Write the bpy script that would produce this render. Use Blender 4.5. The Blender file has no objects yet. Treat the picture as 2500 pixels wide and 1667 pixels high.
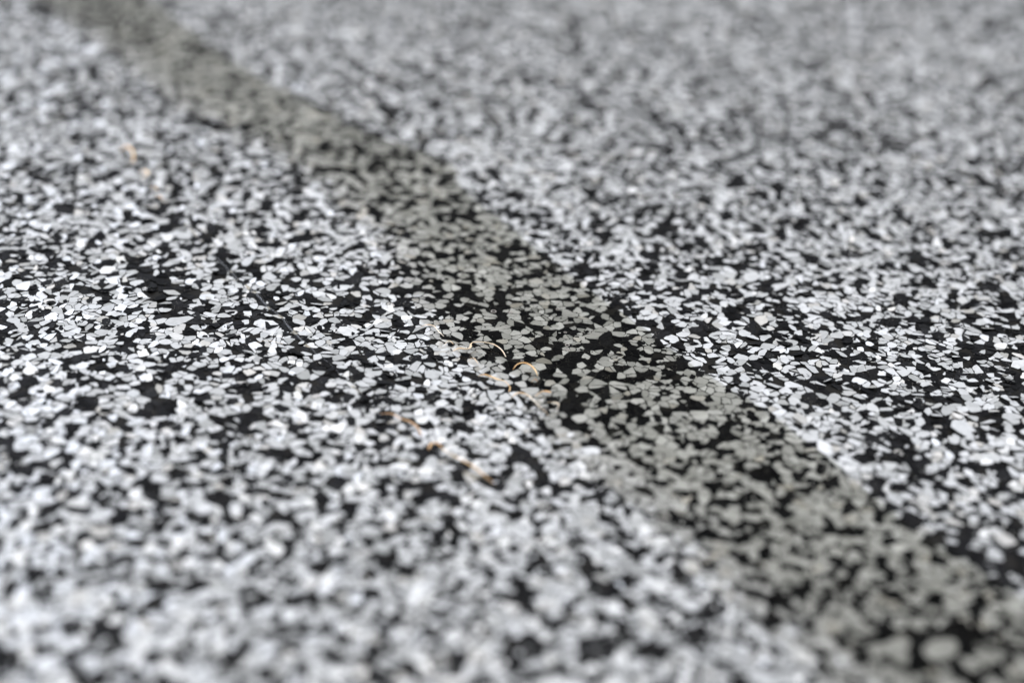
import bpy, math, random
import numpy as np
from mathutils import Matrix, Vector

random.seed(11)
rng = np.random.default_rng(23)
S = bpy.context.scene
COL = S.collection

# ------------------------------------------------------------------ camera
LENS, SENSOR = 55.0, 36.0
PITCH, ROLL = math.radians(29.0), math.radians(3.0)
CAM_H = 0.165
cam_data = bpy.data.cameras.new('camera')
cam_data.lens, cam_data.sensor_width = LENS, SENSOR
cam_data.clip_start, cam_data.clip_end = 0.005, 50.0
CAM = bpy.data.objects.new('camera', cam_data)
COL.objects.link(CAM)
CAM.matrix_world = (Matrix.Translation((0, 0, CAM_H))
                    @ Matrix.Rotation(math.pi / 2 - PITCH, 4, 'X')
                    @ Matrix.Rotation(ROLL, 4, 'Z'))
cam_data.dof.use_dof = True
cam_data.dof.focus_distance = CAM_H / math.sin(PITCH)
cam_data.dof.aperture_fstop = 5.6
cam_data.dof.aperture_blades = 9
S.camera = CAM

# ------------------------------------------------------------------ light
world = bpy.data.worlds.new('World')
S.world = world
world.use_nodes = True
bg = world.node_tree.nodes['Background']
bg.inputs[0].default_value = (0.82, 0.89, 1.0, 1)
bg.inputs[1].default_value = 0.07


def area_lamp(name, loc, target, sx, sy, power, color):
    d = bpy.data.lights.new(name, 'AREA')
    d.shape, d.size, d.size_y = 'RECTANGLE', sx, sy
    d.energy, d.color = power, color
    o = bpy.data.objects.new(name, d)
    COL.objects.link(o)
    o.location = loc
    o.rotation_euler = (Vector(target) - Vector(loc)).to_track_quat('-Z', 'Y').to_euler()
    return o


area_lamp('window_light', (-1.10, 1.42, 1.27), (-0.02, 0.30, 0), 1.3, 0.9, 26.0, (0.80, 0.86, 1.0))
area_lamp('side_fill_light', (1.62, 0.98, 1.40), (0.05, 0.30, 0), 1.2, 1.0, 48.0, (0.80, 0.86, 1.0))  # added fill lamp, no known window: gives sheen to the right side
area_lamp('overhead_fill_light', (0.02, 0.58, 0.78), (0.0, 0.50, 0), 0.7, 0.5, 9.6, (0.99, 0.99, 1.0))  # added overhead fill, no known fixture: raises the diffuse light on the chips

S.view_settings.view_transform = 'Standard'
S.view_settings.look = 'None'
S.view_settings.exposure = 0.0
S.view_settings.gamma = 1.0
S.view_settings.use_curve_mapping = False

# ------------------------------------------------------------------ helpers
MW = CAM.matrix_world.copy()


def on_floor(px, py, z=0.0):
    """Point of the floor seen at a pixel of the 2500 x 1667 photograph."""
    f = LENS / SENSOR * 2500
    d = MW.to_3x3() @ Vector(((px - 1250) / f, (833.5 - py) / f, -1.0))
    o = MW.translation
    t = (z - o.z) / d.z
    return Vector((o.x + t * d.x, o.y + t * d.y, z))


def nodes_of(m):
    m.use_nodes = True
    nt = m.node_tree
    return nt, nt.nodes, nt.links, nt.nodes['Principled BSDF']


def link_mesh(name, me, parent=None, **props):
    o = bpy.data.objects.new(name, me)
    COL.objects.link(o)
    if parent:
        o.parent = parent
    for k, v in props.items():
        o[k] = v
    return o


def value_noise(x, y, scale, seed):
    r = np.random.default_rng(seed).random((256, 256))
    u, v = x / scale + 400.0, y / scale + 400.0
    iu, iv = np.floor(u).astype(int), np.floor(v).astype(int)
    fu, fv = u - iu, v - iv
    fu, fv = fu * fu * (3 - 2 * fu), fv * fv * (3 - 2 * fv)
    a, b = r[iu % 256, iv % 256], r[(iu + 1) % 256, iv % 256]
    c, d = r[iu % 256, (iv + 1) % 256], r[(iu + 1) % 256, (iv + 1) % 256]
    return (a * (1 - fu) + b * fu) * (1 - fv) + (c * (1 - fu) + d * fu) * fv


# ------------------------------------------------------------------ materials
def flake_material(name, dark):
    m = bpy.data.materials.new(name)
    nt, N, L, P = nodes_of(m)
    at = N.new('ShaderNodeAttribute'); at.attribute_name = 'tone'
    wa = N.new('ShaderNodeAttribute'); wa.attribute_name = 'warmth'
    ramp = N.new('ShaderNodeMix'); ramp.data_type = 'RGBA'
    if dark:
        ramp.inputs[6].default_value = (0.004, 0.004, 0.0042, 1)
        ramp.inputs[7].default_value = (0.016, 0.016, 0.0165, 1)
    else:
        ramp.inputs[6].default_value = (0.31, 0.312, 0.30, 1)
        ramp.inputs[7].default_value = (0.58, 0.58, 0.575, 1)
    L.new(at.outputs['Fac'], ramp.inputs[0])
    out = ramp.outputs[2]
    tc = N.new('ShaderNodeTexCoord')
    if not dark:
        wm = N.new('ShaderNodeMix'); wm.data_type = 'RGBA'; wm.blend_type = 'MULTIPLY'
        wm.inputs[7].default_value = (1.0, 0.95, 0.88, 1)
        L.new(wa.outputs['Fac'], wm.inputs[0]); L.new(out, wm.inputs[6]); out = wm.outputs[2]
    # fine mottling and specks of dust
    ns = N.new('ShaderNodeTexNoise')
    ns.inputs['Scale'].default_value = 900 if not dark else 1500
    ns.inputs['Detail'].default_value = 4
    L.new(tc.outputs['Object'], ns.inputs['Vector'])
    mr = N.new('ShaderNodeMapRange')
    mr.inputs[1].default_value, mr.inputs[2].default_value = 0.3, 0.7
    mr.inputs[3].default_value, mr.inputs[4].default_value = (0.9, 1.08) if not dark else (0.6, 1.5)
    L.new(ns.outputs[0], mr.inputs[0])
    mu = N.new('ShaderNodeMix'); mu.data_type = 'RGBA'; mu.blend_type = 'MULTIPLY'
    mu.inputs[0].default_value = 1.0
    L.new(out, mu.inputs[6]); L.new(mr.outputs[0], mu.inputs[7]); out = mu.outputs[2]
    if dark:
        vo = N.new('ShaderNodeTexVoronoi'); vo.inputs['Scale'].default_value = 1700
        L.new(tc.outputs['Object'], vo.inputs['Vector'])
        lt = N.new('ShaderNodeMath'); lt.operation = 'LESS_THAN'; lt.inputs[1].default_value = 0.17
        L.new(vo.outputs['Distance'], lt.inputs[0])
        sp = N.new('ShaderNodeMath'); sp.operation = 'MULTIPLY'
        n2 = N.new('ShaderNodeTexNoise'); n2.inputs['Scale'].default_value = 260
        L.new(tc.outputs['Object'], n2.inputs['Vector'])
        g = N.new('ShaderNodeMath'); g.operation = 'GREATER_THAN'; g.inputs[1].default_value = 0.54
        L.new(n2.outputs[0], g.inputs[0])
        L.new(lt.outputs[0], sp.inputs[0]); L.new(g.outputs[0], sp.inputs[1])
        dm = N.new('ShaderNodeMix'); dm.data_type = 'RGBA'
        dm.inputs[7].default_value = (0.16, 0.15, 0.13, 1)
        L.new(sp.outputs[0], dm.inputs[0]); L.new(out, dm.inputs[6]); out = dm.outputs[2]
    L.new(out, P.inputs['Base Color'])
    P.inputs['Roughness'].default_value = 0.42 if dark else 0.20
    P.inputs['IOR'].default_value = 1.10 if dark else 1.6
    # chips set in the clear resin have no surface of their own against the air
    wet = N.new('ShaderNodeAttribute'); wet.attribute_name = 'wet'
    dry = N.new('ShaderNodeMapRange')
    dry.inputs[3].default_value, dry.inputs[4].default_value = 0.5, 0.04
    L.new(wet.outputs['Fac'], dry.inputs[0]); L.new(dry.outputs[0], P.inputs['Specular IOR Level'])
    bp = N.new('ShaderNodeBump'); bp.inputs['Strength'].default_value = 0.12
    bp.inputs['Distance'].default_value = 0.0003
    nb = N.new('ShaderNodeTexNoise'); nb.inputs['Scale'].default_value = 420
    L.new(tc.outputs['Object'], nb.inputs['Vector'])
    L.new(nb.outputs[0], bp.inputs['Height']); L.new(bp.outputs[0], P.inputs['Normal'])
    return m


M_PALE = flake_material('pale_flake', False)
M_DARK = flake_material('black_flake', True)


def base_material():
    m = bpy.data.materials.new('black_base_coat')
    nt, N, L, P = nodes_of(m)
    tc = N.new('ShaderNodeTexCoord')
    ns = N.new('ShaderNodeTexNoise'); ns.inputs['Scale'].default_value = 700; ns.inputs['Detail'].default_value = 5
    L.new(tc.outputs['Object'], ns.inputs['Vector'])
    cr = N.new('ShaderNodeValToRGB')
    cr.color_ramp.elements[0].color = (0.005, 0.005, 0.005, 1)
    cr.color_ramp.elements[1].color = (0.022, 0.020, 0.017, 1)
    L.new(ns.outputs[0], cr.inputs[0]); L.new(cr.outputs[0], P.inputs['Base Color'])
    P.inputs['Roughness'].default_value = 0.5
    P.inputs['IOR'].default_value = 1.12
    bp = N.new('ShaderNodeBump'); bp.inputs['Strength'].default_value = 0.4; bp.inputs['Distance'].default_value = 0.0002
    L.new(ns.outputs[0], bp.inputs['Height']); L.new(bp.outputs[0], P.inputs['Normal'])
    return m


def far_floor_material():
    """The same flaked finish where the floor runs on out of the picture."""
    m = bpy.data.materials.new('flaked_floor')
    nt, N, L, P = nodes_of(m)
    tc = N.new('ShaderNodeTexCoord')
    vo = N.new('ShaderNodeTexVoronoi'); vo.inputs['Scale'].default_value = 400
    L.new(tc.outputs['Object'], vo.inputs['Vector'])
    sep = N.new('ShaderNodeSeparateColor'); L.new(vo.outputs['Color'], sep.inputs[0])
    cr = N.new('ShaderNodeValToRGB'); cr.color_ramp.interpolation = 'CONSTANT'
    e = cr.color_ramp.elements
    e[0].color = (0.012, 0.012, 0.012, 1)
    e[1].position = 0.36; e[1].color = (0.40, 0.41, 0.39, 1)
    x = e.new(0.7); x.color = (0.52, 0.53, 0.51, 1)
    L.new(sep.outputs[0], cr.inputs[0]); L.new(cr.outputs[0], P.inputs['Base Color'])
    P.inputs['Roughness'].default_value = 0.35
    return m


def film_material(name, tint, rough, edge=None):
    m = bpy.data.materials.new(name)
    nt, N, L, P = nodes_of(m)
    N.remove(P)
    out = N['Material Output']
    tc = N.new('ShaderNodeTexCoord')
    ns = N.new('ShaderNodeTexNoise'); ns.inputs['Scale'].default_value = 160; ns.inputs['Detail'].default_value = 5
    L.new(tc.outputs['Object'], ns.inputs['Vector'])
    cr = N.new('ShaderNodeValToRGB')
    cr.color_ramp.elements[0].position, cr.color_ramp.elements[1].position = 0.3, 0.6
    cr.color_ramp.elements[0].color = tuple(c * 0.86 for c in tint) + (1,)
    cr.color_ramp.elements[1].color = tint + (1,)
    L.new(ns.outputs[0], cr.inputs[0])
    tr = N.new('ShaderNodeBsdfTransparent')
    th = N.new('ShaderNodeAttribute'); th.attribute_name = 'thickness'
    tm = N.new('ShaderNodeMix'); tm.data_type = 'RGBA'          # a thinner film takes less out of the light
    tm.inputs[6].default_value = (1, 1, 1, 1)
    L.new(th.outputs['Fac'], tm.inputs[0]); L.new(cr.outputs[0], tm.inputs[7]); L.new(tm.outputs[2], tr.inputs[0])
    gl = N.new('ShaderNodeBsdfGlossy'); gl.inputs['Roughness'].default_value = rough
    fr = N.new('ShaderNodeFresnel'); fr.inputs[0].default_value = 1.4
    bp = N.new('ShaderNodeBump'); bp.inputs['Strength'].default_value = 0.08; bp.inputs['Distance'].default_value = 0.0003
    L.new(ns.outputs[0], bp.inputs['Height'])
    L.new(bp.outputs[0], gl.inputs['Normal']); L.new(bp.outputs[0], fr.inputs['Normal'])
    mx = N.new('ShaderNodeMixShader')
    L.new(fr.outputs[0], mx.inputs[0]); L.new(tr.outputs[0], mx.inputs[1]); L.new(gl.outputs[0], mx.inputs[2])
    L.new(mx.outputs[0], out.inputs[0])
    return m


def fibre_material(name, c0, c1):
    m = bpy.data.materials.new(name)
    nt, N, L, P = nodes_of(m)
    tc = N.new('ShaderNodeTexCoord')
    ns = N.new('ShaderNodeTexNoise'); ns.inputs['Scale'].default_value = 300; ns.inputs['Detail'].default_value = 3
    L.new(tc.outputs['Object'], ns.inputs['Vector'])
    cr = N.new('ShaderNodeValToRGB')
    cr.color_ramp.elements[0].position, cr.color_ramp.elements[1].position = 0.35, 0.65
    cr.color_ramp.elements[0].color = c0 + (1,)
    cr.color_ramp.elements[1].color = c1 + (1,)
    L.new(ns.outputs[0], cr.inputs[0]); L.new(cr.outputs[0], P.inputs['Base Color'])
    P.inputs['Roughness'].default_value = 0.3
    P.inputs['Subsurface Weight'].default_value = 0.0
    return m


# ------------------------------------------------------------------ floor sheet
def half_width(y):
    return 0.06 + 0.36 * y


Y0, Y1 = 0.12, 0.80
me = bpy.data.meshes.new('floor')
i0, i1 = half_width(Y0), half_width(Y1)
B = 4.0
vs = [(-i0, Y0, 0), (i0, Y0, 0), (i1, Y1, 0), (-i1, Y1, 0), (-B, -B, 0), (B, -B, 0), (B, B, 0), (-B, B, 0)]
me.from_pydata(vs, [], [(0, 1, 2, 3), (4, 5, 1, 0), (5, 6, 2, 1), (6, 7, 3, 2), (7, 4, 0, 3)])
me.materials.append(base_material()); me.materials.append(far_floor_material())
for k, p in enumerate(me.polygons):
    p.material_index = 0 if k == 0 else 1
link_mesh('floor', me, kind='structure')

# ------------------------------------------------------------------ the strip of clear resin: its two edges on the floor
RIGHT = [(60, -260), (225, -120), (370, 0), (510, 106), (640, 190), (785, 265), (905, 330), (1090, 392), (1135, 465),
         (1235, 545), (1370, 655), (1510, 755), (1680, 882), (1765, 937), (1915, 1032), (2062, 1148), (2240, 1290),
         (2440, 1420), (2620, 1540), (2800, 1680)]
LEFT = [(-300, -260), (-105, -120), (58, 0), (222, 106), (335, 200), (440, 276), (595, 350), (722, 425), (808, 500), (920, 590),
        (950, 680), (1010, 770), (1080, 862), (1220, 945), (1365, 1110), (1570, 1275), (1740, 1440), (1920, 1600),
        (2050, 1720), (2160, 1840)]


def catmull(pts, n):
    P = [Vector(p) for p in pts]
    P = [2 * P[0] - P[1]] + P + [2 * P[-1] - P[-2]]
    out = []
    m = len(P) - 3
    for k in range(n):
        s = k / (n - 1) * m
        i = min(int(s), m - 1)
        t = s - i
        a, b, c, d = P[i:i + 4]
        out.append(0.5 * ((2 * b) + (c - a) * t + (2 * a - 5 * b + 4 * c - d) * t * t + (3 * b - a - 3 * c + d) * t ** 3))
    return out


NS = 420
EL = np.array([tuple(p)[:2] for p in catmull([on_floor(*p) for p in LEFT], NS)])
ER = np.array([tuple(p)[:2] for p in catmull([on_floor(*p) for p in RIGHT], NS)])


def wobble(E, amp, seed):
    t = np.gradient(E, axis=0); t /= np.linalg.norm(t, axis=1)[:, None]
    nrm = np.stack([-t[:, 1], t[:, 0]], 1)
    s = np.cumsum(np.linalg.norm(np.gradient(E, axis=0), axis=1))
    w = (value_noise(s, s * 0, 0.006, seed) - .5) * 2 * amp + (value_noise(s, s * 0, 0.0017, seed + 1) - .5) * amp
    return E + nrm * w[:, None]


EL, ER = wobble(EL, 0.0005, 5), wobble(ER, 0.0004, 9)


def inside_strip(x, y):
    """Depth inside the strip's outline in metres (negative outside), and which side is nearer."""
    poly = np.concatenate([EL, ER[::-1]])
    ins = np.zeros(x.shape, bool)
    j = len(poly) - 1
    for i in range(len(poly)):
        xi, yi = poly[i]; xj, yj = poly[j]
        c = ((yi > y) != (yj > y))
        with np.errstate(divide='ignore', invalid='ignore'):
            ins ^= c & (x < (xj - xi) * (y - yi) / (yj - yi + 1e-12) + xi)
        j = i
    dl = np.full(x.shape, 9.0); dr = np.full(x.shape, 9.0)
    for e in EL[::2]:
        dl = np.minimum(dl, (x - e[0]) ** 2 + (y - e[1]) ** 2)
    for e in ER[::2]:
        dr = np.minimum(dr, (x - e[0]) ** 2 + (y - e[1]) ** 2)
    dl, dr = np.sqrt(dl), np.sqrt(dr)
    d = np.minimum(dl / 0.0085, dr / 0.0022)          # 1 where the film has its full thickness
    return np.where(ins, d, -d)


SEAM_PX = [(120, 150), (215, 270), (300, 378), (395, 492), (520, 620), (640, 735), (760, 852), (829, 914), (930, 1015),
           (1050, 1100), (1205, 1190)]
SEAM = np.array([tuple(p)[:2] for p in catmull([on_floor(*p) for p in SEAM_PX], 160)])
SEAM = wobble(SEAM, 0.0005, 31)

# ------------------------------------------------------------------ flakes
CELL_AREA = 3.7e-6
xs_max = half_width(Y1)
n_all = int(2 * xs_max * (Y1 - Y0) / CELL_AREA)
X = rng.uniform(-xs_max, xs_max, n_all); Y = rng.uniform(Y0, Y1, n_all)
keep = np.abs(X) < half_width(Y) + 0.004
X, Y = X[keep], Y[keep]
pair = rng.random(len(X)) < .42
pa, pd = rng.uniform(0, 2 * math.pi, pair.sum()), rng.uniform(.00045, .0010, pair.sum())
X, Y = np.r_[X, X[pair] + pd * np.cos(pa)], np.r_[Y, Y[pair] + pd * np.sin(pa)]
n = len(X)
W = (rng.random(n) ** 2) * 1.3e-6            # power-diagram weights: some flakes bigger than others

K1, K = 12, 17
G = 0.0020
gx = np.floor((X + xs_max + .02) / G).astype(int); gy = np.floor((Y - Y0 + .02) / G).astype(int)
nx, ny = gx.max() + 4, gy.max() + 4
CAP = 7
table = -np.ones((nx, ny, CAP), int)
order = np.lexsort((gy, gx))
key = gx[order] * ny + gy[order]
start = np.r_[True, key[1:] != key[:-1]]
rank = np.arange(n) - np.maximum.accumulate(np.where(start, np.arange(n), 0))
ok = rank < CAP
table[gx[order][ok], gy[order][ok], rank[ok]] = order[ok]
MX, MY = np.zeros(n), np.zeros(n)
R = np.zeros((n, K)); ANG = np.sort((np.arange(K) + rng.uniform(-.3, .3, (n, K))) / K * 2 * math.pi, axis=1)
offs = [(a, b) for a in range(-2, 3) for b in range(-2, 3)]
A1 = np.arange(K1) / K1 * 2 * math.pi


def reach(dx, dy, q, bad, ca, sa):
    pr = dx * ca + dy * sa
    return np.where(bad | (pr <= 1e-7), 1.0, q / np.maximum(pr, 1e-7)).min(axis=1)


for s in range(0, n, 6000):
    i = np.arange(s, min(s + 6000, n))
    nb = np.concatenate([table[gx[i] + a, gy[i] + b] for a, b in offs], axis=1)
    bad = (nb < 0) | (nb == i[:, None])
    nbc = np.where(nb < 0, 0, nb)
    dx, dy = X[nbc] - X[i][:, None], Y[nbc] - Y[i][:, None]
    q = (dx * dx + dy * dy + W[i][:, None] - W[nbc]) / 2
    q = np.maximum(q, 2e-8)
    r1 = np.minimum(np.stack([reach(dx, dy, q, bad, math.cos(a), math.sin(a)) for a in A1], 1), .0045)
    # move to the middle of the cell, then measure its outline again from there
    wgt = r1 ** 2
    mx = (r1 ** 3 * np.cos(A1)).sum(1) / wgt.sum(1) * 2 / 3
    my = (r1 ** 3 * np.sin(A1)).sum(1) / wgt.sum(1) * 2 / 3
    q2 = np.maximum(q - dx * mx[:, None] - dy * my[:, None], 1e-9)
    for k in range(K):
        R[i, k] = reach(dx, dy, q2, bad, np.cos(ANG[i, k])[:, None], np.sin(ANG[i, k])[:, None])
    MX[i], MY[i] = mx, my
CX, CY = X + MX, Y + MY
R = np.minimum(R, 0.0042)
gap = 0.00002 + rng.random(n) ** 2.2 * 0.00018
R = np.maximum(R * (1 + rng.normal(0, .028, R.shape)) - gap[:, None], 0.00006)
notch = (rng.random((n, K)) < 0.05)
R = np.where(notch, R * rng.uniform(.6, .9, R.shape), R)

X, Y = CX, CY
depth = inside_strip(X, Y)
under = np.clip(depth * 1.5 - .1 + (value_noise(X, Y, 0.004, 12) - .5) * 1.1 * (depth > 0) * (depth < 1), 0, 1)               # 1 under the resin, 0 outside
clump = value_noise(X, Y, 0.0032, 3) * .24 + value_noise(X, Y, 0.0018, 4) * .26 + value_noise(X, Y, 0.03, 6) * .06
# barer places where the black base shows more
BARE = [(450, 1290, 4), (640, 1480, 4), (405, 1000, 3.2), (110, 1130, 4), (1310, 1285, 3.5), (1530, 1440, 4.5),
        (1975, 935, 5), (2180, 1110, 4.5), (1225, 735, 4), (1040, 700, 4), (1320, 812, 4.5), (2420, 1380, 8), (2340, 1590, 9),
        (1970, 1480, 5), (180, 425, 5), (1430, 560, 4), (1500, 1010, 4), (870, 1090, 3), (300, 820, 4), (100, 810, 4),
        (1880, 690, 5), (2260, 900, 5), (40, 1600, 4), (1010, 960, 3), (1845, 365, 3), (1868, 410, 3), (1900, 455, 3), (1990, 520, 4),
        (2380, 440, 4), (2405, 490, 4), (1700, 480, 3), (160, 390, 3), (195, 450, 3)]
for px, py, rad in BARE:
    b = on_floor(px, py)
    clump = clump + .13 * np.exp(-((X - b.x) ** 2 + (Y - b.y) ** 2) / (rad * .0009) ** 2)
score = clump + rng.normal(0, .15, n)
dark = score > np.quantile(score, 0.63)
missing = rng.random(n) < 0.035
seam_d = np.full(n, 9.0)
for e in SEAM:
    seam_d = np.minimum(seam_d, (X - e[0]) ** 2 + (Y - e[1]) ** 2)
seam_d = np.sqrt(seam_d)
dark |= (seam_d < 0.0012) & (rng.random(n) < .45)

verts, counts, tones, warms, mats, wets = [], [], [], [], [], []


def chips(cx, cy, ang, rad, z0, tilt, dk, tn, wm, wt, thick=None):
    """Flat angular chips: one polygon each (with side walls where a thickness is given)."""
    k = ang.shape[1]
    dx, dy = rad * np.cos(ang), rad * np.sin(ang)
    ta = rng.uniform(0, 2 * math.pi, len(cx))
    sx, sy = np.tan(tilt) * np.cos(ta), np.tan(tilt) * np.sin(ta)
    z = z0[:, None] + dx * sx[:, None] + dy * sy[:, None]
    v = np.stack([cx[:, None] + dx, cy[:, None] + dy, z], 2)
    verts.append(v.reshape(-1, 3)); counts.append(np.full(len(cx), k))
    tones.append(tn); warms.append(wm); mats.append(dk.astype(int)); wets.append(wt)
    if thick is not None:
        lo = v.copy(); lo[:, :, 2] -= thick[:, None]
        nxt = np.roll(np.arange(k), -1)
        walls = np.stack([v, lo, lo[:, nxt], v[:, nxt]], 2)      # n,k,4,3
        verts.append(walls.reshape(-1, 3)); counts.append(np.full(len(cx) * k, 4))
        for arr, val in ((tones, tn), (warms, wm), (mats, dk.astype(int)), (wets, wt)):
            arr.append(np.repeat(val, k))


sel = ~missing
tilt = np.abs(rng.normal(0, 1, n)) * np.radians(9.5) * (1 - under) + np.abs(rng.normal(0, 1, n)) * np.radians(0.5)
tilt = np.minimum(tilt, np.radians(24))
tone = np.clip(rng.normal(.45, .27, n), 0, 1)
warm = np.where(rng.random(n) < .11, rng.uniform(.3, 1, n), rng.uniform(0, .12, n))
z0 = np.where(dark, .00012, .00016) + rng.random(n) * .00010 * (1 - under)
chips(X[sel], Y[sel], ANG[sel], R[sel], z0[sel], tilt[sel], dark[sel], tone[sel], warm[sel], under[sel])

# loose upper chips, lying over the others outside the resin
n2 = int(n * 0.21)
pick = rng.choice(n, n2, replace=False)
x2 = X[pick] + rng.normal(0, .0012, n2); y2 = Y[pick] + rng.normal(0, .0012, n2)
u2 = inside_strip(x2, y2) > 0.25
K2 = 8
a2 = np.sort((np.arange(K2) + rng.uniform(-.42, .42, (n2, K2))) / K2 * 2 * math.pi, axis=1)
size = np.where(rng.random(n2) < .45, rng.uniform(.00016, .00042, n2), np.exp(rng.normal(math.log(.00085), .35, n2)))
el = rng.uniform(1, 2.1, n2); ea = rng.uniform(0, math.pi, n2)
shape = 1 / np.sqrt((np.cos(a2 - ea[:, None]) / np.sqrt(el)[:, None]) ** 2 + (np.sin(a2 - ea[:, None]) * np.sqrt(el)[:, None]) ** 2)
r2 = size[:, None] * shape * rng.uniform(.72, 1.15, (n2, K2))
t2 = np.minimum(np.abs(rng.normal(0, 1, n2)) * np.radians(11), np.radians(35))
c2 = value_noise(x2, y2, 0.0038, 3) + rng.normal(0, .25, n2)
d2 = c2 > np.quantile(c2, .56)
keep2 = ~u2
chips(x2[keep2], y2[keep2], a2[keep2], r2[keep2], (.00034 + rng.random(n2) * .00022)[keep2], t2[keep2], d2[keep2],
      np.clip(rng.normal(.5, .22, n2), 0, 1)[keep2], np.where(rng.random(n2) < .07, .7, .05)[keep2],
      np.zeros(n2)[keep2], np.full(n2, .00009)[keep2])
# flat chips and small shards over the others under the resin
k3 = u2 & (rng.random(n2) < .75)
chips(x2[k3], y2[k3], a2[k3], r2[k3] * .95, (.00024 + rng.random(n2) * .00010)[k3], np.abs(rng.normal(0, 1, n2) * .004)[k3], d2[k3],
      np.clip(rng.normal(.45, .18, n2), 0, 1)[k3], np.full(n2, .1)[k3], np.ones(n2)[k3])

V = np.concatenate(verts).astype(np.float32)
CNT = np.concatenate(counts).astype(np.int32)
me = bpy.data.meshes.new('flakes')
me.vertices.add(len(V)); me.vertices.foreach_set('co', V.ravel())
me.loops.add(len(V)); me.loops.foreach_set('vertex_index', np.arange(len(V), dtype=np.int32))
me.polygons.add(len(CNT)); me.polygons.foreach_set('loop_start', np.r_[0, np.cumsum(CNT)[:-1]].astype(np.int32))
me.polygons.foreach_set('material_index', np.concatenate(mats).astype(np.int32))
me.materials.append(M_PALE); me.materials.append(M_DARK)
me.update(calc_edges=True)
for nm, arr in (('tone', tones), ('warmth', warms), ('wet', wets)):
    at = me.attributes.new(nm, 'FLOAT', 'FACE')
    at.data.foreach_set('value', np.concatenate(arr).astype(np.float32))
link_mesh('flakes', me, kind='stuff', category='flakes',
          label='grey, white and black chips scattered all over the speckled floor')


# ------------------------------------------------------------------ resin films
def film(name, A, Bq, height, bead, mat, ramps, M=16, **props):
    me = bpy.data.meshes.new(name)
    vs, fs, thickness = [], [], []
    ns = len(A)
    for i in range(ns):
        w = np.linalg.norm(Bq[i] - A[i])
        for j in range(M):
            # stations gather near both edges, where the film rounds down to the floor
            s = max(j - 1, 0) / (M - 2)
            t = 0.5 - 0.5 * math.cos(math.pi * s)
            d = min(t * w / ramps[0] if ramps[0] else 1.0, (1 - t) * w / ramps[1], 1.0)
            h = height * (math.sin(d * math.pi / 2) ** 1.2 + bead * math.sin(math.pi * d))
            p = A[i] * (1 - t) + Bq[i] * t
            thin = min(t * w / 0.014, 1.0) if not ramps[0] else 1.0
            thickness.append(thin)
            h *= 0.5 + 0.5 * thin
            vs.append((p[0], p[1], h if 0 < j < M - 1 else -0.00003))
    for i in range(ns - 1):
        for j in range(M - 1):
            a = i * M + j
            fs.append((a, a + 1, a + M + 1, a + M))
    me.from_pydata(vs, [], fs)
    me.materials.append(mat)
    me.update()
    at = me.attributes.new('thickness', 'FLOAT', 'POINT')
    at.data.foreach_set('value', thickness)
    me.flip_normals() if me.polygons[len(me.polygons) // 2].normal.z < 0 else None
    for k, p in enumerate(me.polygons):
        p.use_smooth = ramps[0] > 0
    return link_mesh(name, me, **props)


strip = film('resin_strip', EL, ER, 0.00042, 0.0, film_material('clear_resin', (0.905, 0.905, 0.875), 0.05), (.0, .0010), M=34,
             label='broad strip of clear resin running diagonally across the flakes', category='resin strip')
tg = np.gradient(SEAM, axis=0); tg /= np.linalg.norm(tg, axis=1)[:, None]
nr = np.stack([-tg[:, 1], tg[:, 0]], 1)
ss = np.arange(len(SEAM)) / len(SEAM)
wd = 0.0003 + 0.0011 * value_noise(ss, ss * 0, 0.035, 77)
film('resin_seam', SEAM - nr * wd[:, None] / 2, SEAM + nr * wd[:, None] / 2, 0.00058, 0.0,
     film_material('brown_resin', (0.74, 0.70, 0.61), 0.35), (.0006, .0006), M=7,
     label='thin brownish line of resin beside the broad clear strip', category='resin line')

# bubbles caught in the resin
mb = bpy.data.materials.new('bubble_wall'); nt, N, L, P = nodes_of(mb)
P.inputs['Base Color'].default_value = (0.42, 0.38, 0.34, 1); P.inputs['Roughness'].default_value = 0.15
for px, py, r in ((1205, 760, .00055), (1246, 763, .0004), (1385, 842, .00045), (1388, 855, .0004), (1378, 852, .0003),
                  (1380, 811, .0003), (1362, 755, .0004), (1330, 1000, .0004), (1500, 980, .0004), (1275, 880, .0003)):
    c = on_floor(px, py, .00046)
    me = bpy.data.meshes.new('air_bubble')
    vs, fs = [], []
    n1, n2_ = 20, 8
    for i in range(n1):
        a = 2 * math.pi * i / n1
        for j in range(n2_):
            b = 2 * math.pi * j / n2_
            rr = r + r * .17 * math.cos(b)
            vs.append((c.x + rr * math.cos(a), c.y + rr * math.sin(a), c.z + r * .14 * math.sin(b)))
            fs.append((i * n2_ + j, ((i + 1) % n1) * n2_ + j, ((i + 1) % n1) * n2_ + (j + 1) % n2_, i * n2_ + (j + 1) % n2_))
    me.from_pydata(vs, [], fs); me.materials.append(mb)
    for p in me.polygons:
        p.use_smooth = True
    link_mesh('air_bubble', me, strip)

# ------------------------------------------------------------------ tan fibres lying on the floor
F_PALE = fibre_material('pale_straw', (0.80, 0.52, 0.26), (0.92, 0.82, 0.66))
F_TAN = fibre_material('tan_straw', (0.70, 0.33, 0.08), (0.92, 0.64, 0.32))
F_BROWN = fibre_material('brown_straw', (0.36, 0.18, 0.07), (0.62, 0.38, 0.19))


def c1(*p): return [(900 + x / 3.92, 650 + y / 3.92) for x, y in p]
def c6(*p): return [(900 + x / 5.2275, 950 + y / 5.2275) for x, y in p]
def c7(*p): return [(200 + x / 5.88, 300 + y / 5.88) for x, y in p]


GROUP = 'tan fibres lying on the flakes'


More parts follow.
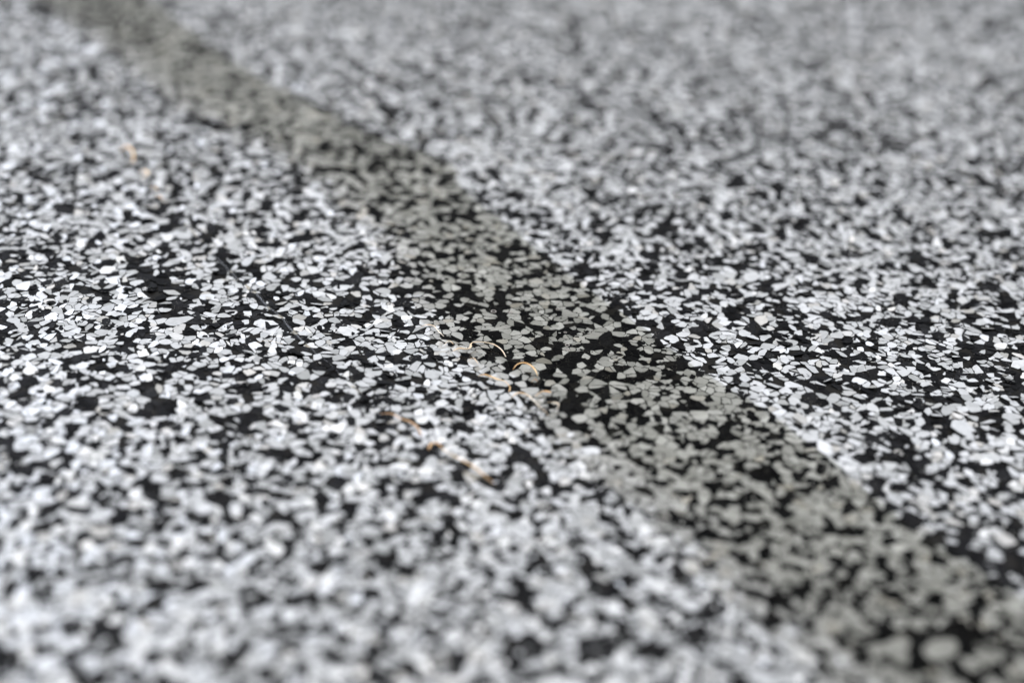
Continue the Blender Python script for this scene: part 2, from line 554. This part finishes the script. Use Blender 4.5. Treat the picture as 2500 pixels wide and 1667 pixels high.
def fibre(px, widths, arch, mat, label, flat=.45):
    pts = [on_floor(*p) for p in px]
    n_ = 12 * (len(pts) - 1) + 1
    line = catmull(pts, n_)
    base = Vector(line[0])
    me = bpy.data.meshes.new('fibre')
    vs, fs = [], []
    Q = 8
    for i, p in enumerate(line):
        s = i / (n_ - 1)
        k = s * (len(widths) - 1); a = min(int(k), len(widths) - 2)
        w = (widths[a] * (1 - (k - a)) + widths[a + 1] * (k - a)) * .00095 / 2
        z = 0.00062 + arch * .001 * math.sin(math.pi * s) ** .8 + w * flat
        t = (line[min(i + 1, n_ - 1)] - line[max(i - 1, 0)]).normalized()
        side = Vector((-t.y, t.x, 0)).normalized()
        tw = 0.7 * math.sin(5 * s + len(px))
        for q in range(Q):
            b = 2 * math.pi * q / Q
            u, v = w * math.cos(b), w * flat * math.sin(b)
            off = side * (u * math.cos(tw) - v * math.sin(tw)) + Vector((0, 0, u * math.sin(tw) + v * math.cos(tw)))
            vs.append((p.x + off.x - base.x, p.y + off.y - base.y, z + off.z))
    for i in range(n_ - 1):
        for q in range(Q):
            fs.append((i * Q + q, i * Q + (q + 1) % Q, (i + 1) * Q + (q + 1) % Q, (i + 1) * Q + q))
    fs.append(tuple(range(Q))[::-1]); fs.append(tuple(range((n_ - 1) * Q, n_ * Q)))
    me.from_pydata(vs, [], fs); me.materials.append(mat)
    for p in me.polygons:
        p.use_smooth = True
    o = link_mesh('fibre', me, label=label, category='fibre', group=GROUP)
    o.location = (base.x, base.y, 0)
    return o


fibre(c1((800, 842), (860, 828), (930, 850), (968, 842), (985, 795), (1070, 782), (1190, 798), (1268, 840), (1312, 892)),
      [.12, .35, .9, .8, .32, .28, .28, .26, .2], .9, F_PALE, 'longest pale arched fibre, with a wide tan foot, at the left edge of the strip')
fibre(c1((490, 612), (550, 600), (620, 614), (665, 660), (718, 695)), [.08, .2, .22, .25, .15], .5, F_PALE,
      'pale hooked fibre up and to the left of the longest arched fibre')
fibre(c1((1380, 1012), (1420, 985), (1480, 980), (1540, 1000), (1590, 1038), (1614, 1072)), [.1, .25, .3, .35, .45, .2], .8, F_TAN,
      'arched fibre turning brown at its right foot, inside the resin strip')
fibre(c1((1050, 1075), (1110, 1080), (1180, 1112), (1230, 1138), (1300, 1152), (1350, 1198), (1342, 1226)),
      [.12, .3, .35, .5, .3, .25, .2], .7, F_TAN, 'knotted tan fibre curling over at its lower end, below the longest arched fibre')
fibre(c1((1596, 1270), (1660, 1250), (1742, 1234)), [.12, .4, .35], .6, F_TAN, 'short straight tan fibre tipped up to the right')
fibre(c1((1365, 1282), (1420, 1260), (1480, 1275), (1540, 1310), (1600, 1372), (1680, 1432), (1722, 1456)),
      [.12, .3, .3, .35, .3, .25, .1], .9, F_PALE, 'long pale fibre sloping down to the right beneath the short straight one')
fibre(c1((945, 936), (1000, 924), (1048, 962)), [.08, .25, .12], .5, F_PALE, 'tiny pale curl just under the longest arched fibre')
fibre(c1((722, 782), (768, 752), (810, 772)), [.08, .2, .1], .4, F_PALE, 'tiny pale curl just above the foot of the longest arched fibre')
fibre(c1((1556, 1136), (1588, 1122), (1616, 1130)), [.1, .35, .15], .4, F_BROWN, 'tiny brown fibre scrap below the arched fibre with a brown foot')
fibre(c1((1690, 1330), (1770, 1350), (1815, 1370), (1800, 1400)), [.1, .3, .3, .1], .6, F_PALE, 'faint pale hooked fibre at the right end of the long sloping fibre')
fibre(c6((140, 350), (290, 372), (400, 440), (520, 482), (620, 545), (672, 622)), [.15, .4, .3, .45, .55, .4], .6, F_BROWN,
      'blurred brown fibre just above the ribbon-like one with an orange head')
fibre(c6((762, 800), (798, 755), (870, 752), (932, 812), (1000, 870), (1150, 950), (1350, 1062), (1500, 1175), (1600, 1242)),
      [.3, .55, .6, .3, .2, .3, .35, .22, .08], .6, F_TAN, 'blurred ribbon-like fibre with an orange head, nearest to the camera')
fibre(c7((550, 440), (620, 422), (690, 440), (745, 520), (735, 600)), [.3, .8, .7, .5, .3], .9, F_TAN,
      'orange curl at the far top of the blurred row on the left')
fibre(c7((830, 750), (895, 745), (950, 800), (870, 832)), [.2, .5, .6, .25], .7, F_TAN, 'orange hook second from the top of the blurred row on the left')
fibre(c7((980, 975), (1035, 985), (1095, 1000)), [.2, .5, .2], .5, F_TAN, 'small tan sliver third from the top of the blurred row on the left')
fibre(c7((1060, 1120), (1110, 1112), (1155, 1142)), [.15, .4, .2], .5, F_TAN, 'smallest tan scrap at the lower end of the blurred row on the left')
fibre([(611, 848), (650, 841), (691, 846)], [.05, .12, .06], .3, F_PALE, 'hair-thin pale fibre by itself among the sharp flakes left of the strip')
